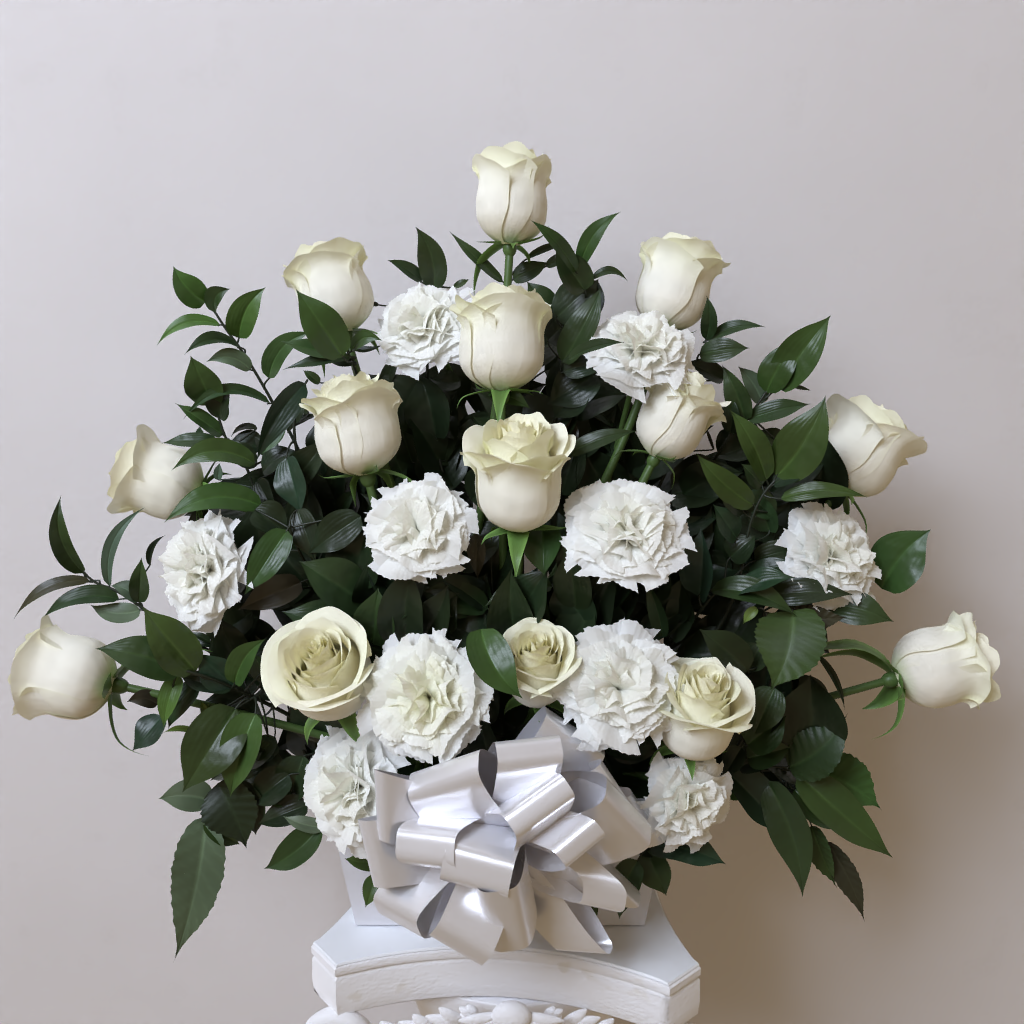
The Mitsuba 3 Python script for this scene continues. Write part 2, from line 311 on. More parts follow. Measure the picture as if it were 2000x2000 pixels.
sprig('greenery_sprig', 'dark shiny leafy stem on the left, its big leaf touching the middle left rose', 'greenery', RG, -1,
      [('A', 1210, 980, -1), ('A', 1140, 1330, 0), ('A', 1180, 1600, 0), ('A', 1300, 1850, 1)], '''
A 1225 960 850 1555 185 40 g -1 -3 -20
A 1040 1200 890 1500 120 -20 m 0 -1 20
A 1180 1080 1085 1340 130 0 k 1 1 20
A 1060 1750 1378 1362 235 30 k 0 0 20
A 1080 1520 1190 1960 215 0 g -1 -2 35
A 1390 1855 1432 1500 85 10 k 2 2 20
A 1470 1960 1610 1765 110 -15 d 2 2 15
A 1460 1990 1220 1880 70 0 d 2 2 45
A 1290 1205 1120 1240 45 0 k 2 2 30
A 1250 1180 1140 1120 50 -10 d 2 2 30
A 900 1630 1180 1480 150 -30 k 0 0 40
A 860 1700 1000 1960 170 0 k 0 -1 30
''')
sprig('greenery_sprig', 'thin leafy stem reaching farthest left above the lowest left rose, two slender leaves pointing up', 'greenery', RG, -1,
      [('B', 630, 838, -1), ('B', 740, 930, -1), ('B', 830, 960, -1), ('B', 1060, 1100, -1), ('B', 1400, 1330, 0), ('B', 1800, 1560, 1)], '''
B 632 848 462 258 135 -80 d -1 -2 10
B 680 905 105 1192 80 85 b -1 -2 30
B 825 945 1098 348 85 -95 u -1 -1 15
B 900 1045 318 1192 120 75 d -1 -2 30
B 1062 1125 680 1085 140 -45 u -1 -1 15
B 1045 1060 832 945 120 30 u -1 -1 20
B 1050 1070 1068 728 130 0 d -1 -2 10
B 1130 790 1250 560 45 -40 k 0 0 20
B 1590 1370 1430 1290 50 0 k 0 0 30
B 1600 1400 1440 1400 60 20 k 0 0 40
''')
sprig('greenery_sprig', 'broad-leaved stem just right of the lowest left rose, two wide leaves crossing over it', 'greenery', RG, -5,
      [('C', 490, 600, -6), ('C', 560, 620, -6), ('C', 700, 660, -5.5), ('C', 910, 745, -4), ('C', 1150, 860, -2)], '''
B 1375 1592 718 1418 265 30 d -5.5 -6.5 15
B 1480 1590 1075 1100 290 -10 o -5.5 -6.5 15
C 912 742 635 480 240 0 g -4 -5 -15
C 920 715 1155 378 185 -40 m -4.5 -6 15
C 900 745 495 640 170 -25 k -4 -4 30
C 960 620 780 200 250 0 k -2 -2 10
C 500 650 385 1048 135 20 l -5 -6 15
C 640 715 420 1060 150 30 d -4 -5 25
C 375 955 148 1225 175 0 g -5 -6 30
C 340 870 105 855 120 30 b -3 -4 15
C 715 975 668 845 55 0 y -3 -3 10
C 690 980 725 860 45 0 y -3 -3 20
C 610 1080 385 1085 45 20 y -3 -3.5 20
C 1050 1000 640 870 330 0 k -2 -2 20
C 1120 700 1030 480 130 30 k -3 -3 20
C 1180 560 1250 400 80 -15 k -3 -3 20
''')
sprig('rose_foliage', 'large folded dark leaves hanging at the lower left, the long grey-green one pointing straight down', 'leaves', LG, -4,
      [('C', 930, 900, -4), ('C', 1100, 800, -3)], '''
C 930 900 525 1540 380 0 d -4 -6 5
C 1080 940 888 1572 270 20 m -4.5 -5.5 20
C 740 1600 345 1585 215 25 u -4 -4.5 10
D 470 560 228 1662 320 -40 us -4 -3.5 8
D 560 310 782 812 330 -15 ks -4.5 -5 15
D 700 300 850 700 260 -20 k -4 -4 20
D 490 570 730 770 170 20 o -3.5 -3.5 20
C 1220 1270 1030 1110 180 0 g -3 -3 -10
C 1230 1120 980 1390 160 0 d -3 -3 20
C 1010 1440 1180 1370 90 0 k -2 -2 20
C 1180 1190 880 1200 110 0 k -3 -3 20
''')
sprig('rose_foliage', 'small dark leaves left of the lowest left carnation, one pointed leaf hanging down', 'leaves', LG, -5,
      [('D', 1330, 600, -6), ('D', 1290, 400, -5), ('D', 1350, 100, -3)], '''
D 1330 635 908 955 215 -40 d -6 -6 10
D 1240 470 858 622 190 0 k -5 -5 20
D 1365 640 1050 555 110 -20 u -6 -6 20
D 1100 240 815 470 235 0 k -4.5 -4.5 15
D 1120 380 930 450 150 0 o -4.5 -4.5 10
D 1210 100 1080 480 260 0 k -4 -4 15
''')
sprig('greenery_sprig', 'two pointed dark leaves standing up behind the upper left carnation', 'greenery', RG, 2,
      [('E', 440, 560, 2), ('E', 420, 800, 2.5), ('E', 410, 1200, 3)], '''
E 455 590 325 150 190 45 d 2 1 10
E 370 540 128 385 85 15 d 2 1 25
E 590 580 705 520 45 0 d 2 2 30
E 70 700 -10 690 30 0 k 2 2 20
E 100 1280 205 1025 90 0 k 2.5 2.5 15
E 330 1080 240 1000 70 0 k 2 2 25
''')
sprig('greenery_sprig', 'slim twisted leaf and grey leaf behind the stem of the topmost rose', 'greenery', RG, 2,
      [('E', 960, 540, 2), ('E', 990, 800, 2.5)], '''
E 940 540 562 182 75 -10 d 2 1.5 30
E 1005 520 1260 400 120 0 d 2 2 20
E 1110 375 1400 262 50 -10 d 2 2 30
E 1240 430 1445 320 70 0 d 2 2 20
''')
sprig('greenery_sprig', 'leafy stem right of the topmost rose, its green tip leaf pointing to the upper right', 'greenery', RG, -1,
      [('E', 1440, 400, -1), ('E', 1510, 560, -.5), ('E', 1480, 800, 0), ('E', 1380, 1150, .5)], '''
E 1450 470 1130 105 100 25 m -1.5 -3.6 20
E 1510 600 1300 300 215 0 d -1 -1.5 10
E 1478 432 1762 48 115 -50 m -1 -1.5 15
E 1560 520 1812 535 50 -60 d -1 -1 30
E 1290 770 1105 535 170 0 d 1 1 15
E 1310 790 1610 520 240 0 k 0 0 20
E 1350 1100 1625 570 200 20 d -1 -1 25
E 1490 800 1600 520 150 30 k 0 0 15
E 1400 1080 1790 962 80 -25 d -6 -8 35
E 1360 1170 1700 1120 150 -20 k -1 -1 20
E 1590 1180 1240 1400 270 0 k 0 0 20
E 1500 1250 1290 1500 250 0 k 0 0 20
E 1250 950 1500 700 220 0 k 1 1 20
''')
sprig('greenery_sprig', 'dim grey-green leaves deep between the middle left rose and the two central roses', 'greenery', RG, 3,
      [('E', 440, 1230, 3), ('E', 430, 1500, 3), ('E', 500, 1800, 2)], '''
E 490 1500 150 1310 240 20 d 4 4 10
E 640 1230 420 1210 130 -20 k 3 3 20
E 840 1310 1130 1425 115 -20 m -2 -3 20
E 1390 1745 1880 1580 115 -25 d -4 -4 25
E 1370 1700 1450 1480 170 -20 b 1 1 10
E 700 1560 420 1480 220 0 k 3 3 20
E 620 1750 350 1640 230 0 k 3 3 20
E 560 1900 620 1600 220 0 k 3 3 20
E 300 1800 200 1480 170 0 k 3 3 20
E 1250 1330 1360 1560 200 0 k 2 2 20
''')
sprig('greenery_sprig', 'leafy stem behind the upper right carnation, two narrow leaves spreading to the right', 'greenery', RG, 1,
      [('F', 770, 420, 1), ('F', 720, 600, 1), ('F', 640, 900, 1.5)], '''
F 768 400 772 65 112 25 d 1 0 10
F 780 405 1218 305 85 -45 d 1 0 30
F 718 510 1098 462 165 -5 d 0 -1 20
F 900 700 605 562 140 0 k 1 1 25
F 715 985 925 920 75 -15 b 1 1 20
F 830 1230 760 1040 25 0 b 2.5 2.5 20
''')
sprig('greenery_sprig', 'right-hand leafy stem ending in two large overlapping leaves high against the wall', 'greenery', RG, 0,
      [('F', 1215, 800, 0), ('F', 1150, 900, 0), ('F', 1060, 1010, 0), ('F', 960, 1110, 0), ('F', 800, 1350, 1)], '''
F 1300 760 1712 212 265 0 m 0 -1 10
F 1222 800 1500 400 220 -30 m 0 -.5 12
F 1195 880 1008 600 140 20 u 0.5 .5 10
F 1065 1010 888 588 165 15 d 0 0 15
F 950 1110 925 800 130 20 k 0 0 15
F 1085 1002 1560 885 140 -10 d 0 -.5 20
F 1130 1180 815 1285 190 -10 k 1 1 15
F 1400 745 1568 785 28 0 d 1 1 20
F 1340 1200 1180 1080 130 10 d 1 1 15
''')
sprig('greenery_sprig', 'leafy stem beside the rose on the right, a broad light leaf overlapping that bloom', 'greenery', RG, -2,
      [('F', 1290, 1460, -2), ('F', 1180, 1600, -2), ('F', 1100, 1800, -2), ('G', 640, 620, -2)], '''
F 1300 1430 1672 820 340 45 o -2 -3 10
F 1225 1460 945 925 180 30 o -2 -3 20
F 1275 1495 1652 1310 150 -10 k -2 -2.5 30
F 1330 1600 1990 1590 115 -50 o -2.5 -3.5 25
F 1130 1650 695 1255 185 -35 o -2 -3 15
F 1190 1500 1035 1335 130 0 d -1.5 -2 20
F 1050 1700 860 1480 170 0 k -2 -3 25
F 1300 1700 1000 1560 190 0 d -1 -1 20
F 1000 1900 820 1640 160 0 g -2 -3 30
F 1250 1850 1150 1550 190 0 d -1 -1 20
''')
sprig('greenery_sprig', 'glossy leaves right of the middle, below the rightmost carnation, two of them shining blue-green', 'greenery', RG, -4,
      [('G', 520, 720, -4), ('G', 420, 800, -4), ('G', 300, 950, -3)], '''
G 330 790 345 265 245 20 g -4 -5 38
G 600 765 1065 650 150 -25 g -4.5 -5.5 48
G 420 745 1068 942 175 -60 d -4 -5.5 30
G 850 790 1500 780 180 -20 k -4 -5 20
G 1290 850 1802 985 225 -20 d -3 -4.5 15
G 560 500 760 330 200 0 k -2 -2 20
G 750 520 1130 440 170 -15 k -1 -1 20
G 700 620 1100 560 120 -15 k -2 -3 30
G 1080 690 1240 560 90 0 y -3 -3.5 10
G 1100 640 1160 520 70 0 y -3 -3.5 30
S 1722 1150 1819 1034 92 -10 m -1 -2 10
G 220 1000 180 700 200 0 k -3 -3 20
G 100 1100 300 900 180 0 k -3 -3 20
G 900 330 560 200 200 0 k 0 0 20
''')
sprig('rose_foliage', 'big toothed rose leaves right of the lower right open rose, the brightest one hanging', 'leaves', LG, -5,
      [('G', 820, 900, -4), ('G', 900, 1300, -3), ('H', 400, 720, -2)], '''
G 1040 900 858 1512 430 -50 os -5 -7 8
G 1000 945 1460 945 170 20 bs -4 -5 5
G 700 1350 330 1035 260 0 k -6 -7 15
G 1190 1910 1170 1380 470 0 k -3 -3 8
G 1230 1240 1430 1650 50 -30 k -2.5 -2.5 20
H 845 700 1246 330 270 50 ds -3 -4 10
H 560 545 830 340 250 0 d -5 -5 12
H 500 700 765 600 160 0 k -4 -4 20
H 600 420 820 180 260 0 k -4 -4 20
H 520 560 400 760 150 0 k -5 -5 20
G 770 880 665 1000 70 10 y -5 -5 10
G 790 1150 700 1380 200 0 k -5 -5 15
G 900 1480 740 1850 260 0 d -5 -5 12
H 560 640 860 560 200 0 d -4 -4 12
''')
sprig('rose_foliage', 'spray of long drooping leaves at the lower right, in front of the shaded wall', 'leaves', LG, -2,
      [('H', 925, 738, -2), ('H', 830, 715, -2), ('H', 620, 715, -2), ('H', 380, 740, -2)], '''
H 900 745 1562 1322 250 10 o -2.5 -3.5 15
H 985 722 1486 995 300 -40 ls -1.5 -2 5
H 880 850 1235 1130 170 20 m -2.2 -3 20
H 690 788 940 1592 240 -50 d -3 -4 15
H 440 745 805 1150 250 -10 g -2.5 -3 20
H 420 830 540 915 110 0 l -2 -2 10
H 1000 1100 1175 1525 130 10 os -2 -2 15
H 1110 1210 1368 1768 135 -20 bs -1.5 -2 15
H 690 690 830 830 15 0 k -2 -2 10
H 830 830 880 850 20 0 k -2 -2 10
H 840 712 890 680 20 0 k -2 -2 10
''')
sprig('greenery_sprig', 'pointed leaves coming out under the right side of the satin bow, one shining', 'greenery', RG, -7,
      [('S', 1278, 1650, -7), ('S', 1240, 1640, -6)], '''
S 1270 1652 1418 1688 60 -8 g -7 -8 42
S 1262 1662 1302 1750 56 0 d -7 -8 10
S 1246 1680 1210 1796 54 8 d -8 -8.5 10
S 1150 1750 1144 1812 40 0 m -7 -7 10
S 1230 1640 1330 1640 60 0 k -6 -6 30
''')
sprig('greenery_sprig', 'small bright green leaf tips poking out under the left edge of the satin bow', 'greenery', RG, -7,
      [('S', 738, 1690, -7), ('S', 760, 1640, -6)], '''
D 1770 890 1518 876 130 -20 o -7 -8 15
D 1765 1000 1675 1246 125 0 o -7 -8 10
''')
sprig('greenery_sprig', 'dark leaves in the centre between the middle carnations and the small open rose', 'greenery', RG, -4,
      [('J', 720, 640, -4), ('J', 500, 820, -3)], '''
J 690 190 705 562 285 0 m -5 -7 8
J 770 640 255 795 165 55 d -5 -6 25
J 1000 760 1040 400 240 0 k -3 -3 15
J 1600 1030 1465 585 120 20 d -4 -5 15
J 230 960 545 1485 300 60 m -9 -11.4 10
I 2060 1310 1455 1292 225 70 d -5 -6 15
J 960 700 700 980 260 0 k -4 -4 15
J 190 240 205 585 130 0 b -5 -5 10
J 1300 560 1300 900 160 0 k -4 -4 15
J 1450 1020 1780 800 200 0 k -3 -3 15
J 1700 900 1750 560 200 0 k -3 -3 15
''')
sprig('greenery_sprig', 'broad dark leaves left of the centre, above the large open rose at lower left', 'greenery', RG, -4,
      [('I', 560, 700, -4), ('I', 700, 1000, -3), ('I', 900, 1300, -2)], '''
I 545 715 220 1208 235 0 m -4.5 -6 10
I 1100 610 690 900 260 0 k -4 -4 15
I 1120 1260 630 950 340 0 d -4 -5 12
I 1190 1580 1230 1150 290 0 d -5 -6 12
I 650 1110 170 1320 220 0 b -3 -4 10
I 1070 1420 500 1330 260 -20 d -4 -5 12
I 620 560 760 960 200 0 k -3 -4 20
I 300 560 560 760 230 0 k -3 -3 20
I 880 690 640 605 60 0 b 1 1 20
I 500 900 720 1150 260 0 k -2 -2 15
I 1450 1350 1400 1620 250 0 k -3 -3 15
''')
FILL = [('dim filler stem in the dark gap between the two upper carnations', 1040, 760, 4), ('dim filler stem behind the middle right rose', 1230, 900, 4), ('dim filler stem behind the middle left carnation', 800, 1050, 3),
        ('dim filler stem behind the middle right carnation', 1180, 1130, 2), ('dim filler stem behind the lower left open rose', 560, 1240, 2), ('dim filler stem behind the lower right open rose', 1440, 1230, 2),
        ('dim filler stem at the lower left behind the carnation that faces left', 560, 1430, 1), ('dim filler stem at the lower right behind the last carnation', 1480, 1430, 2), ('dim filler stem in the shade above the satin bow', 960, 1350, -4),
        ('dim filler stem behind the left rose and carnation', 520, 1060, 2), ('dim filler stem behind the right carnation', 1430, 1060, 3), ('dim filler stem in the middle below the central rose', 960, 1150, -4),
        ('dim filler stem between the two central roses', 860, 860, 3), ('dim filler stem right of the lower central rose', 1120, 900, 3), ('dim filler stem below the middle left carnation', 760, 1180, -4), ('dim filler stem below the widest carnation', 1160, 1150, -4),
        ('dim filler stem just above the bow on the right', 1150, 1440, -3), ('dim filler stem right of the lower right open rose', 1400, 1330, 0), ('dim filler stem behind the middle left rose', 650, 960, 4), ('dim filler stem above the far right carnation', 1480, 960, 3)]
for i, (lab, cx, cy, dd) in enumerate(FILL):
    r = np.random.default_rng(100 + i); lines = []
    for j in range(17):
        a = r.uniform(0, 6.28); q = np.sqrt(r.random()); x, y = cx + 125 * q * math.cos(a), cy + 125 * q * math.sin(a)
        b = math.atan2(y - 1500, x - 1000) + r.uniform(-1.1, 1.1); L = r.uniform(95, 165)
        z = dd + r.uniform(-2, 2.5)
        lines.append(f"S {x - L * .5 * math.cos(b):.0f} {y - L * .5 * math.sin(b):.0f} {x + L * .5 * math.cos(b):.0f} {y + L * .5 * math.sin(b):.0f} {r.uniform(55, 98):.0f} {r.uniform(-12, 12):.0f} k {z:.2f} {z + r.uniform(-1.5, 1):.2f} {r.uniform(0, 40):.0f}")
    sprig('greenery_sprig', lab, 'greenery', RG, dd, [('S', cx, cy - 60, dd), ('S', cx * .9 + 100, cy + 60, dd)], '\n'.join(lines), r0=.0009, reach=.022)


# ------------------------------------------------------------------ roses
PROF = PchipInterpolator([0, .06, .16, .3, .45, .62, .8, 1.0], [.22, .52, .82, .98, 1.0, .92, .80, .84])
def petal_mesh(O, ax, e1, e2, phi0, half, rad, H, z0, top, curl, tc, spiral, r, R, tone, nu=19, nt=20, wob=.02, point=.10, flare=0.0, close=0.0, lean=0.0, green=0.0):
    u = np.linspace(-1, 1, nu); t = np.linspace(0, 1, nt)
    uu, tt = np.meshgrid(u, t, indexing='ij')
    ph = r.uniform(0, 6.3, 4)
    tmax = top * (1 - .17 * np.abs(uu) ** 2.4 + point * np.exp(-(uu / .22) ** 2) + wob * np.sin(uu * 5 + ph[0]) + .6 * wob * np.sin(uu * 13 + ph[1]))
    h = z0 + (tmax - z0) * tt                                          # fraction of height on the bud profile
    hh = np.clip(h, 0, 1)
    ang = phi0 + uu * half * (.62 + .38 * np.sin(np.pi / 2 * np.clip(tt / .55, 0, 1)))
    rr = PROF(hh) * rad * (1 - close * smooth01(.5, 1.0, hh)) + flare * R * smooth01(.55, 1.0, tt) * (1 - .25 * uu ** 2)
    rr = rr + lean * R * (h - .6) + spiral * R * uu + .05 * R * smooth01(.5, 1, -uu) ** 2 * tt + R * .012 * np.sin(tt * 7 + ph[2]) * np.sin(uu * 3 + ph[3])
    z = h * H
    # the rim rolls outwards
    x = np.clip((tt - tc) / (1 - tc), 0, 1); cu = curl * (.8 + .3 * np.abs(uu) ** 1.5 + .12 * np.sin(uu * 4 + ph[1]))
    L = (tmax - z0) * H * (1 - tc) * x; a = cu * x
    s = np.where(a > 1e-4, np.sin(a / 1) / np.maximum(a, 1e-4), 1.0); cc = np.where(a > 1e-4, (1 - np.cos(a)) / np.maximum(a, 1e-4), 0.0)
    z = z - L + L * s; rr = rr + L * cc
    v = O + ax * z[..., None] + (e1 * np.cos(ang)[..., None] + e2 * np.sin(ang)[..., None]) * rr[..., None]
    edge = np.maximum(smooth01(.82, 1, tt), smooth01(.8, 1, np.abs(uu)) * .6)
    c0, c1, ce, cb = [np.array(q) for q in ((.95, .935, .84), (.97, .94, .72), (.93, .92, .74), (.93, .87, .74))]
    col = c0 * (1 - tone) + c1 * tone
    C = np.broadcast_to(col, v.shape) * 1.0
    C = C + (ce - C) * (edge * .5)[..., None] + (cb - C) * (.55 * (1 - smooth01(.05, .45, h)))[..., None]
    C = C * (1 - .05 * np.clip(np.sin(ang * 5 + h * 9 + ph[1]) * np.sin(ang * 3 - h * 14 + ph[3]), 0, 1))[..., None]
    gp = np.clip(green * smooth01(.45, 1, tt) * (.35 + .65 * np.abs(np.sin(uu * 2.1 + ph[2]))), 0, .8)[..., None]; C = C + (np.array([.86, .88, .62]) - C) * gp
    gr = (smooth01(.0, .14, .14 - h) * .6)[..., None]; C = C + (np.array([.55, .62, .28]) - C) * gr
    st = 1 - .05 * (np.sin(ang * 40 + ph[0]) * .5 + .5) * (1 - tt)
    return (v.reshape(-1, 3), grid_faces(nu, nt)), np.clip(C * st[..., None], 0, 1).reshape(-1, 3), np.stack([uu * .5 + .5, tt], -1).reshape(-1, 2)

def strip(pts, w, nrm, fold=.25):
    """a narrow pointed green blade along a curve"""
    pts = np.asarray(pts); L = np.r_[0, np.cumsum(np.linalg.norm(np.diff(pts, axis=0), axis=1))]
    s = np.linspace(0, 1, 14); p = PchipInterpolator(L / L[-1], pts)(s); t = unit(np.gradient(p, axis=0))
    B = unit(np.cross(t, nrm)); N = np.cross(B, t); u = np.array([-1, -.5, 0, .5, 1.0])
    W = w * np.clip(np.minimum(1, s * 6 + .55) * (1 - s ** 1.5), .03, 1)
    v = p[:, None] + B[:, None] * (u[None] * W[:, None])[..., None] + N[:, None] * (np.abs(u)[None] * W[:, None] * fold)[..., None]
    C = np.broadcast_to(np.array([.09, .17, .04]), v.shape) * (1 + .9 * np.abs(u)[None, :, None] ** 3)
    return (v.reshape(-1, 3), grid_faces(14, 5)), C.reshape(-1, 3)

ROSES = []
def rose(label, px, py, d, axis, H, R, seed, open_=0.0, eye=False, sep=None, outer=None, yellow=0.0, full=0.0, sw=1.0):
    r = np.random.default_rng(seed); H, R = H * .84 / 100, R * .86 / 100
    ax = unit(axis[0] * CR + axis[1] * CU + axis[2] * CB); O = at('W', px, py, d)
    if eye: O = O - ax * H
    e1 = unit(np.cross(ax, CB) if abs(ax @ CB) < .95 else np.cross(ax, CU)); e2 = np.cross(ax, e1)
    if e2 @ CB < 0: e1, e2 = -e1, -e2                                # e2 leans to the camera: azimuth 90 degrees faces us
    k = thing('white_rose', label, 'rose', 'white roses'); ROSES.append(k)
    # (petals, radius, half angle, top, curl, flare)
    lay = [(3, 1.00, 68, .93, .9 + 1.5 * open_, .09 + .50 * open_), (3, .95, 66, .97, .8 + 1.0 * open_, .04 + .28 * open_), (4, .86, 62, 1.0, .6, .14 * open_), (4, .74, 62, 1.02, .5, .03 * open_),
           (3, .61, 72, 1.035, .4, 0), (3, .48, 78, 1.05, .35, 0), (3, .36, 84, 1.06, .3, 0), (2, .26, 110, 1.06, .25, 0), (2, .17, 115, 1.055, .2, 0), (1, .10, 170, 1.05, .1, 0), (1, .05, 200, 1.04, .1, 0)]
    rot = r.uniform(0, 6.28) if outer is None else math.radians(outer)
    for i, (n, rad, half, top, curl, flare) in enumerate(lay):
        top = top + full * min(1.0, max(0, i - 1) / 4)
        for j in range(n):
            phi = rot + j * 2 * np.pi / n + r.uniform(-.18, .18) + i * 0.7
            big = i < 2
            tone = min(1, .12 * i + yellow + r.uniform(0, .1)) * (.9 if i > 1 else .5)
            m, C, uv = petal_mesh(O, ax, e1, e2, phi, math.radians(half + r.uniform(-4, 6)), rad * R * r.uniform(.98, 1.02), H, 0 if i < 3 else .30, top * r.uniform(.95, 1.03) if big else top * r.uniform(.965, 1.02),
                              curl * r.uniform(.7, 1.5) if big else curl, .72 if i < 2 else .82, .035 if i < 3 else r.uniform(.015, .06), r, R, tone, wob=.014 if i < 3 else .011, point=.035 * (i < 3),
                              flare=flare * r.uniform(.3, 1.7) if i < 3 else flare, close=.05 * max(0, i - 1), lean=r.uniform(-.09, .09) * (i > 2), green=r.choice([0, .2, .42]) * (i < 3), nt=22 if i < 4 else 14, nu=21 if i < 5 else 17)
            part(k, 'petal', m, 'rose_petal_skin', color=C, uv=uv)
    m = trimesh.creation.icosphere(2, R * .20); m.apply_scale([1, 1, 1.3]); M = np.eye(4); M[:3, 0], M[:3, 1], M[:3, 2], M[:3, 3] = e1, e2, ax, O - ax * R * .10; m.apply_transform(M)
    part(k, 'calyx', m, 'rose_stem_skin')
    for j in range(5):
        a = r.uniform(-.25, .25) + j * 2 * np.pi / 5 + .4; rad = e1 * math.cos(a) + e2 * math.sin(a)
        dr_ = r.uniform(-.9, .35) if sep is None else r.uniform(*sep)
        ln = R * r.uniform(.8, 1.35) * sw ** .5; b = O + rad * R * .20
        pts = [b, b + rad * ln * .35 + ax * dr_ * ln * .15, b + rad * ln * .7 + ax * dr_ * ln * .45, b + rad * ln * .85 + ax * dr_ * ln * (.95 + .3 * r.random())]
        m, C = strip(pts, R * r.uniform(.16, .27) * sw, rad * .4 + ax)
        part(k, 'sepal', m, 'leaf_matte', color=C)
    part(k, 'stem', tube(to_foam(O - ax * R * .15, -ax), .0026, .0030, n=24), 'rose_stem_skin')
    return k
rose('topmost white rose, standing upright alone against the bare wall', 962, 462, 0, (.05, 1, .10), 6.5, 2.5, 1, .02, sep=(-1.0, .6), outer=20)
rose('white rose at the upper left, leaning left with a dark leaf over its lower half', 652, 628, 1, (-.27, .95, .05), 6.4, 2.7, 2, .12, outer=75)
rose('white rose at the upper right, just above the upper right carnation', 1250, 622, 1, (.27, .96, .04), 6.7, 2.65, 3, .14, outer=50)
rose('upper of the two central white roses, plump and overlapping the upper left carnation', 946, 738, -3, (0, 1, .06), 7.0, 2.95, 4, .06, outer=95)
rose('white rose left of the middle, one outer petal flaring out to the left', 692, 893, -4, (-.2, .95, .18), 6.8, 2.9, 5, .15, outer=110)
rose('lower of the two central white roses, its top opening and petals curling outwards', 980, 996, -6, (-.02, .90, .42), 7.6, 2.9, 6, .16, outer=60, yellow=.25)
rose('smaller white rose right of the middle, leaning right above a large carnation', 1236, 862, -3, (.42, .88, .1), 6.3, 2.35, 7, .24, outer=130)
rose('white rose at the left, lying sideways with its yellowish opening facing left', 380, 930, 1, (-.93, .30, .18), 6.4, 2.8, 8, .18, outer=40, yellow=.25)
rose('white rose at the right, leaning right behind a broad green leaf', 1580, 925, 2, (.52, .84, .05), 6.9, 3.0, 9, .18, outer=10, yellow=.2)
rose('lowest white rose at the far left, lying on its side and pointing left', 216, 1292, -3, (-.95, .22, .08), 7.1, 3.1, 10, .18, sw=1.3, sep=(-1.6, 0), outer=85)
rose('lowest white rose at the far right, pointing right with curled green sepals', 1688, 1280, -2, (.95, .27, .0), 7.2, 3.0, 11, .18, outer=100, sep=(-1.8, -.3), sw=1.5)
rose('large open white rose at the lower left facing the viewer', 594, 1232, -9.5, (-.14, .60, .79), 6.0, 3.1, 12, .24, eye=True, full=.14, yellow=.22, outer=70)
rose('small half-open white rose at the lower middle, right above the satin bow', 1014, 1215, -9.5, (.0, .67, .74), 6.3, 2.15, 13, .16, eye=True, full=.04, yellow=.25, outer=30)
rose('open white rose at the lower right, resting on the lower right carnation', 1338, 1285, -9.5, (.12, .78, .60), 7.0, 2.6, 14, .20, eye=True, full=.05, yellow=.2, outer=80)


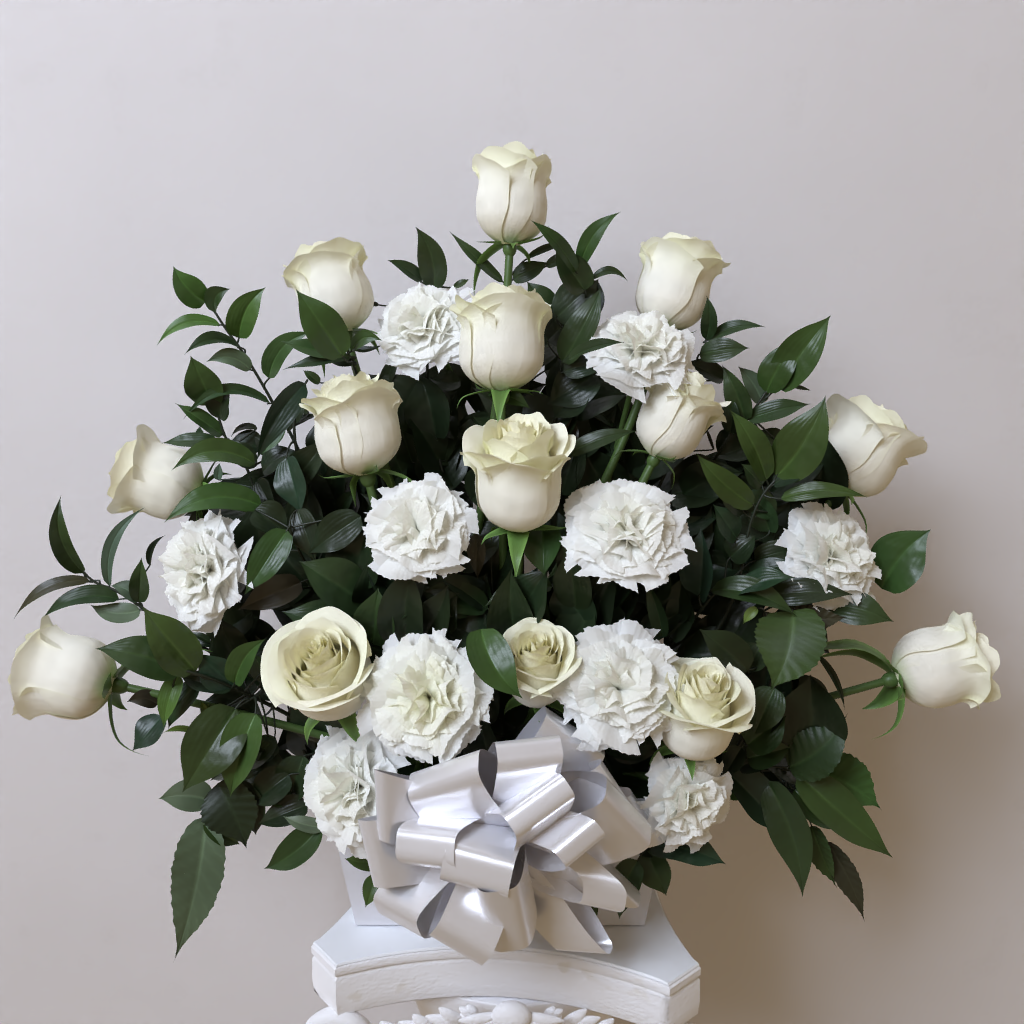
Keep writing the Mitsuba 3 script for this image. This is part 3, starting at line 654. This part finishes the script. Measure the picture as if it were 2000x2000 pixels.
# ------------------------------------------------------------------ carnations
def carnation(label, px, py, d, axis, R, seed, squash=1.0, inner=.0):
    r = np.random.default_rng(seed); R = R / 100
    ax = unit(axis[0] * CR + axis[1] * CU + axis[2] * CB)
    e1 = unit(np.cross(ax, [.3, .2, .9])); e2 = np.cross(ax, e1)
    O = at('W', px, py, d) - ax * R * .62
    k = thing('white_carnation', label, 'carnation', 'white carnations')
    rings = [(6, 99, 1.00, .86), (7, 83, .97, .80), (8, 66, .95, .74), (8, 48, .93, .66), (8, 31, .92, .58), (7, 17, .90, .52), (4, 6, .89, .46)]
    nu, ns = 52, 12
    u = np.linspace(-1, 1, nu); s = np.linspace(0, 1, ns) ** .8; uu, ss = np.meshgrid(u, s, indexing='ij')
    for i, (n, el, ln, wd) in enumerate(rings):
        for j in range(n):
            phi = j * 2 * np.pi / n + i * .37 + r.uniform(-.22, .22); e = math.radians(el + r.uniform(-11, 11)); ph = r.uniform(0, 6.3, 6)
            L = R * ln * r.uniform(.84, 1.1); w = R * wd * r.uniform(.85, 1.15)
            rad = e1 * math.cos(phi) + e2 * math.sin(phi); tan = np.cross(ax, rad)
            tooth = np.abs(((uu * r.uniform(7.5, 9.5) + ph[0]) % 1) - .5) * 2
            edge = 1 - .10 * np.abs(uu) ** 3 * 2 - (.034 * tooth + .06 * np.sin(uu * 4 + ph[1]) + .012 * np.sin(uu * 15 + ph[2]))
            ll = L * ss * edge
            ee = e * (.35 + .65 * ss ** .8) + .25 * ss ** 3 * (i < 3) + (i >= 3) * r.uniform(.2, 1.3) * ss ** 2.5
            # bend along the petal: integrate the direction
            rho, zz = np.zeros_like(ss), np.zeros_like(ss)
            dl = np.diff(ll, axis=1, prepend=0)
            rho, zz = np.cumsum(dl * np.sin(ee), 1), np.cumsum(dl * np.cos(ee), 1)
            width = w * (.10 + .90 * np.clip(ss, 0, 1) ** 1.25)
            amp = R * (.070 if i < 2 else .07 + .012 * i) * ss ** 1.5
            ruf = amp * (np.sin(uu * (3.6 + r.uniform(-1, 1.8)) + ph[3]) + .30 * np.sin(uu * (7 + r.uniform(-2, 3)) + ph[4] + ss * 2) + .03 * np.sin(uu * 13 + ph[5]))
            nr, nz = np.cos(ee), -np.sin(ee)
            rho2, zz2 = rho - ruf * nr, zz - ruf * nz
            v = O + rad * rho2[..., None] + ax * (zz2 * squash)[..., None] + tan * (uu * width + .25 * ruf)[..., None]
            c0 = np.array([.95, .955, .945]) - np.array([.0, .005, .05 + inner]) * (i / 5); base = smooth01(.45, .0, ss)[..., None]
            C = c0 + (np.array([.88, .91, .76]) - c0) * base * .8
            part(k, 'petal', (v.reshape(-1, 3), grid_faces(nu, ns)), 'petal_skin', color=np.clip(np.broadcast_to(C, v.shape), 0, 1).reshape(-1, 3))
    part(k, 'calyx', tube([O + ax * R * .06, O - ax * R * .15, O - ax * R * .55, O - ax * R * .7], R * .17, R * .10, n=10, sides=12), 'rose_stem_skin')
    part(k, 'stem', tube(to_foam(O - ax * R * .6, -ax), .0018, .002, n=20), 'rose_stem_skin')
carnation('upper left white carnation, half hidden behind the upper central rose', 792, 598, -.5, (-.25, .4, .8), 3.1, 1)
carnation('upper right white carnation, below the upper right rose', 1218, 634, -3, (.1, .6, .75), 3.3, 2, .85)
carnation('white carnation left of the lower central rose, spread open towards the viewer', 783, 988, -8, (-.05, .3, 1), 3.2, 3, .8)
carnation('white carnation right of the lower central rose, the widest one', 1187, 978, -8, (.05, .55, .85), 3.7, 4, .8)
carnation('white carnation at the far left, turned sideways to the left', 360, 1072, -5, (-.6, .15, .78), 3.6, 5)
carnation('white carnation at the far right, turned to the upper right', 1588, 1040, -3, (.4, .4, .8), 3.5, 6)
carnation('big creamy-centred white carnation beside the large open rose at lower left', 800, 1312, -11, (-.05, .25, 1), 3.75, 7, .9, .05)
carnation('white carnation between the small half-open rose and the lower right rose', 1175, 1290, -10, (.1, .3, .95), 3.8, 8, .9)
carnation('lowest left white carnation, tucked against the left edge of the satin bow', 645, 1492, -9, (-.55, .05, .8), 3.8, 9)
carnation('lowest right white carnation, under the lower right rose', 1308, 1518, -9, (.4, -.1, .85), 3.1, 10)


# ------------------------------------------------------------------ satin bow
bow = thing('satin_bow', 'shiny white satin ribbon bow with many loops on the front of the flower box', 'bow')
KNOT = at('R', 900, 800, -9)
def loop(a, b, h, root=.45, seed=0, twist=0.0, knot=None, kk=0.0):
    """one ribbon loop from the knot out to the fold a-b (points across the ribbon), h metres fat"""
    K = KNOT if knot is None else knot
    n, m = 64, 13; s = np.linspace(0, 1, n); u = np.linspace(-.5, .5, m)
    M = (a + b) / 2; Wv = b - a; D = M - K; L = np.linalg.norm(D); D = D / L
    N = unit(np.cross(Wv, D)); 
    if N @ (CU + .3 * CB) < 0: N = -N
    x = L * (1 - np.cos(2 * np.pi * s)) / 2
    x = np.where(x > L - h, L - h + h * np.sin(np.clip((x - L + h) / h, 0, 1) * np.pi / 2) ** 1.0, x)
    y = h * np.sin(2 * np.pi * s) * np.sin(np.pi * s) ** .6 * 1.2
    wd = root + (1 - root) * smooth01(.05, .6, x / L)
    W0 = unit(Wv - (Wv @ D) * D) * np.linalg.norm(Wv)                # ribbon width at the knot
    f = smooth01(.15, .9, x / L)[:, None]
    Wd = (W0 * (1 - f) + Wv * f) * wd[:, None]
    v = (K + D * x[:, None] + N * y[:, None])[:, None] + Wd[:, None] * u[None, :, None]
    v = v + N * (np.sin(u * np.pi * 2 + seed) * .0006)[None, :, None] * (1 - f)[:, None]
    uv = np.stack(np.broadcast_arrays(s[:, None], u[None] + .5), -1).reshape(-1, 2)
    part(bow, 'loop', (v.reshape(-1, 3), grid_faces(n, m)), 'satin', uv=uv)
LOOPS = [  # ax ay depth  bx by depth  fatness(cm)
    (400, 520, -12.5, 790, 390, -14.5, 1.4), (890, 340, -14, 1252, 300, -13.5, 1.4), (1165, 110, -9.5, 1490, 330, -9, 1.2), (965, 750, -16, 1290, 520, -14.8, 1.3),
    (1500, 540, -14, 1750, 800, -11.5, 1.5), (225, 445, -13.2, 245, 830, -13.6, 1.0, -6.8), (135, 720, -13.2, 225, 1090, -14, 1.1, -6.8), (330, 850, -14.2, 655, 890, -15.6, 1.5),
    (590, 950, -15.6, 970, 1050, -16.4, 1.6), (220, 1200, -12.5, 460, 1330, -14.5, 1.7), (535, 1330, -15.5, 830, 1500, -16, 1.7), (900, 1110, -16.4, 975, 1440, -14.6, 1.6),
    (1250, 1420, -11, 1530, 1440, -12, 1.1), (1370, 1120, -13.5, 1610, 1170, -14, 1.6), (1640, 560, -8.5, 1820, 820, -8.5, 1.1), (1480, 960, -10, 1690, 1160, -10, 1.3), (1470, 400, -11, 1630, 640, -11.5, 1.0), (1250, 940, -16, 1470, 760, -15.2, 1.2), (690, 1290, -13.5, 1010, 1400, -12.6, 1.3)]
for i, (ax, ay, ad, bx, by, bd, h, *kd) in enumerate(LOOPS):
    ax, bx, ay, by = 885 + (ax - 900) * 1.06, 885 + (bx - 900) * 1.06, 785 + (ay - 770) * 1.07, 785 + (by - 770) * 1.07
    loop(at('R', ax, ay, ad), at('R', bx, by, bd), h / 100, seed=i, knot=at('R', 900, 800, kd[0]) if kd else None)
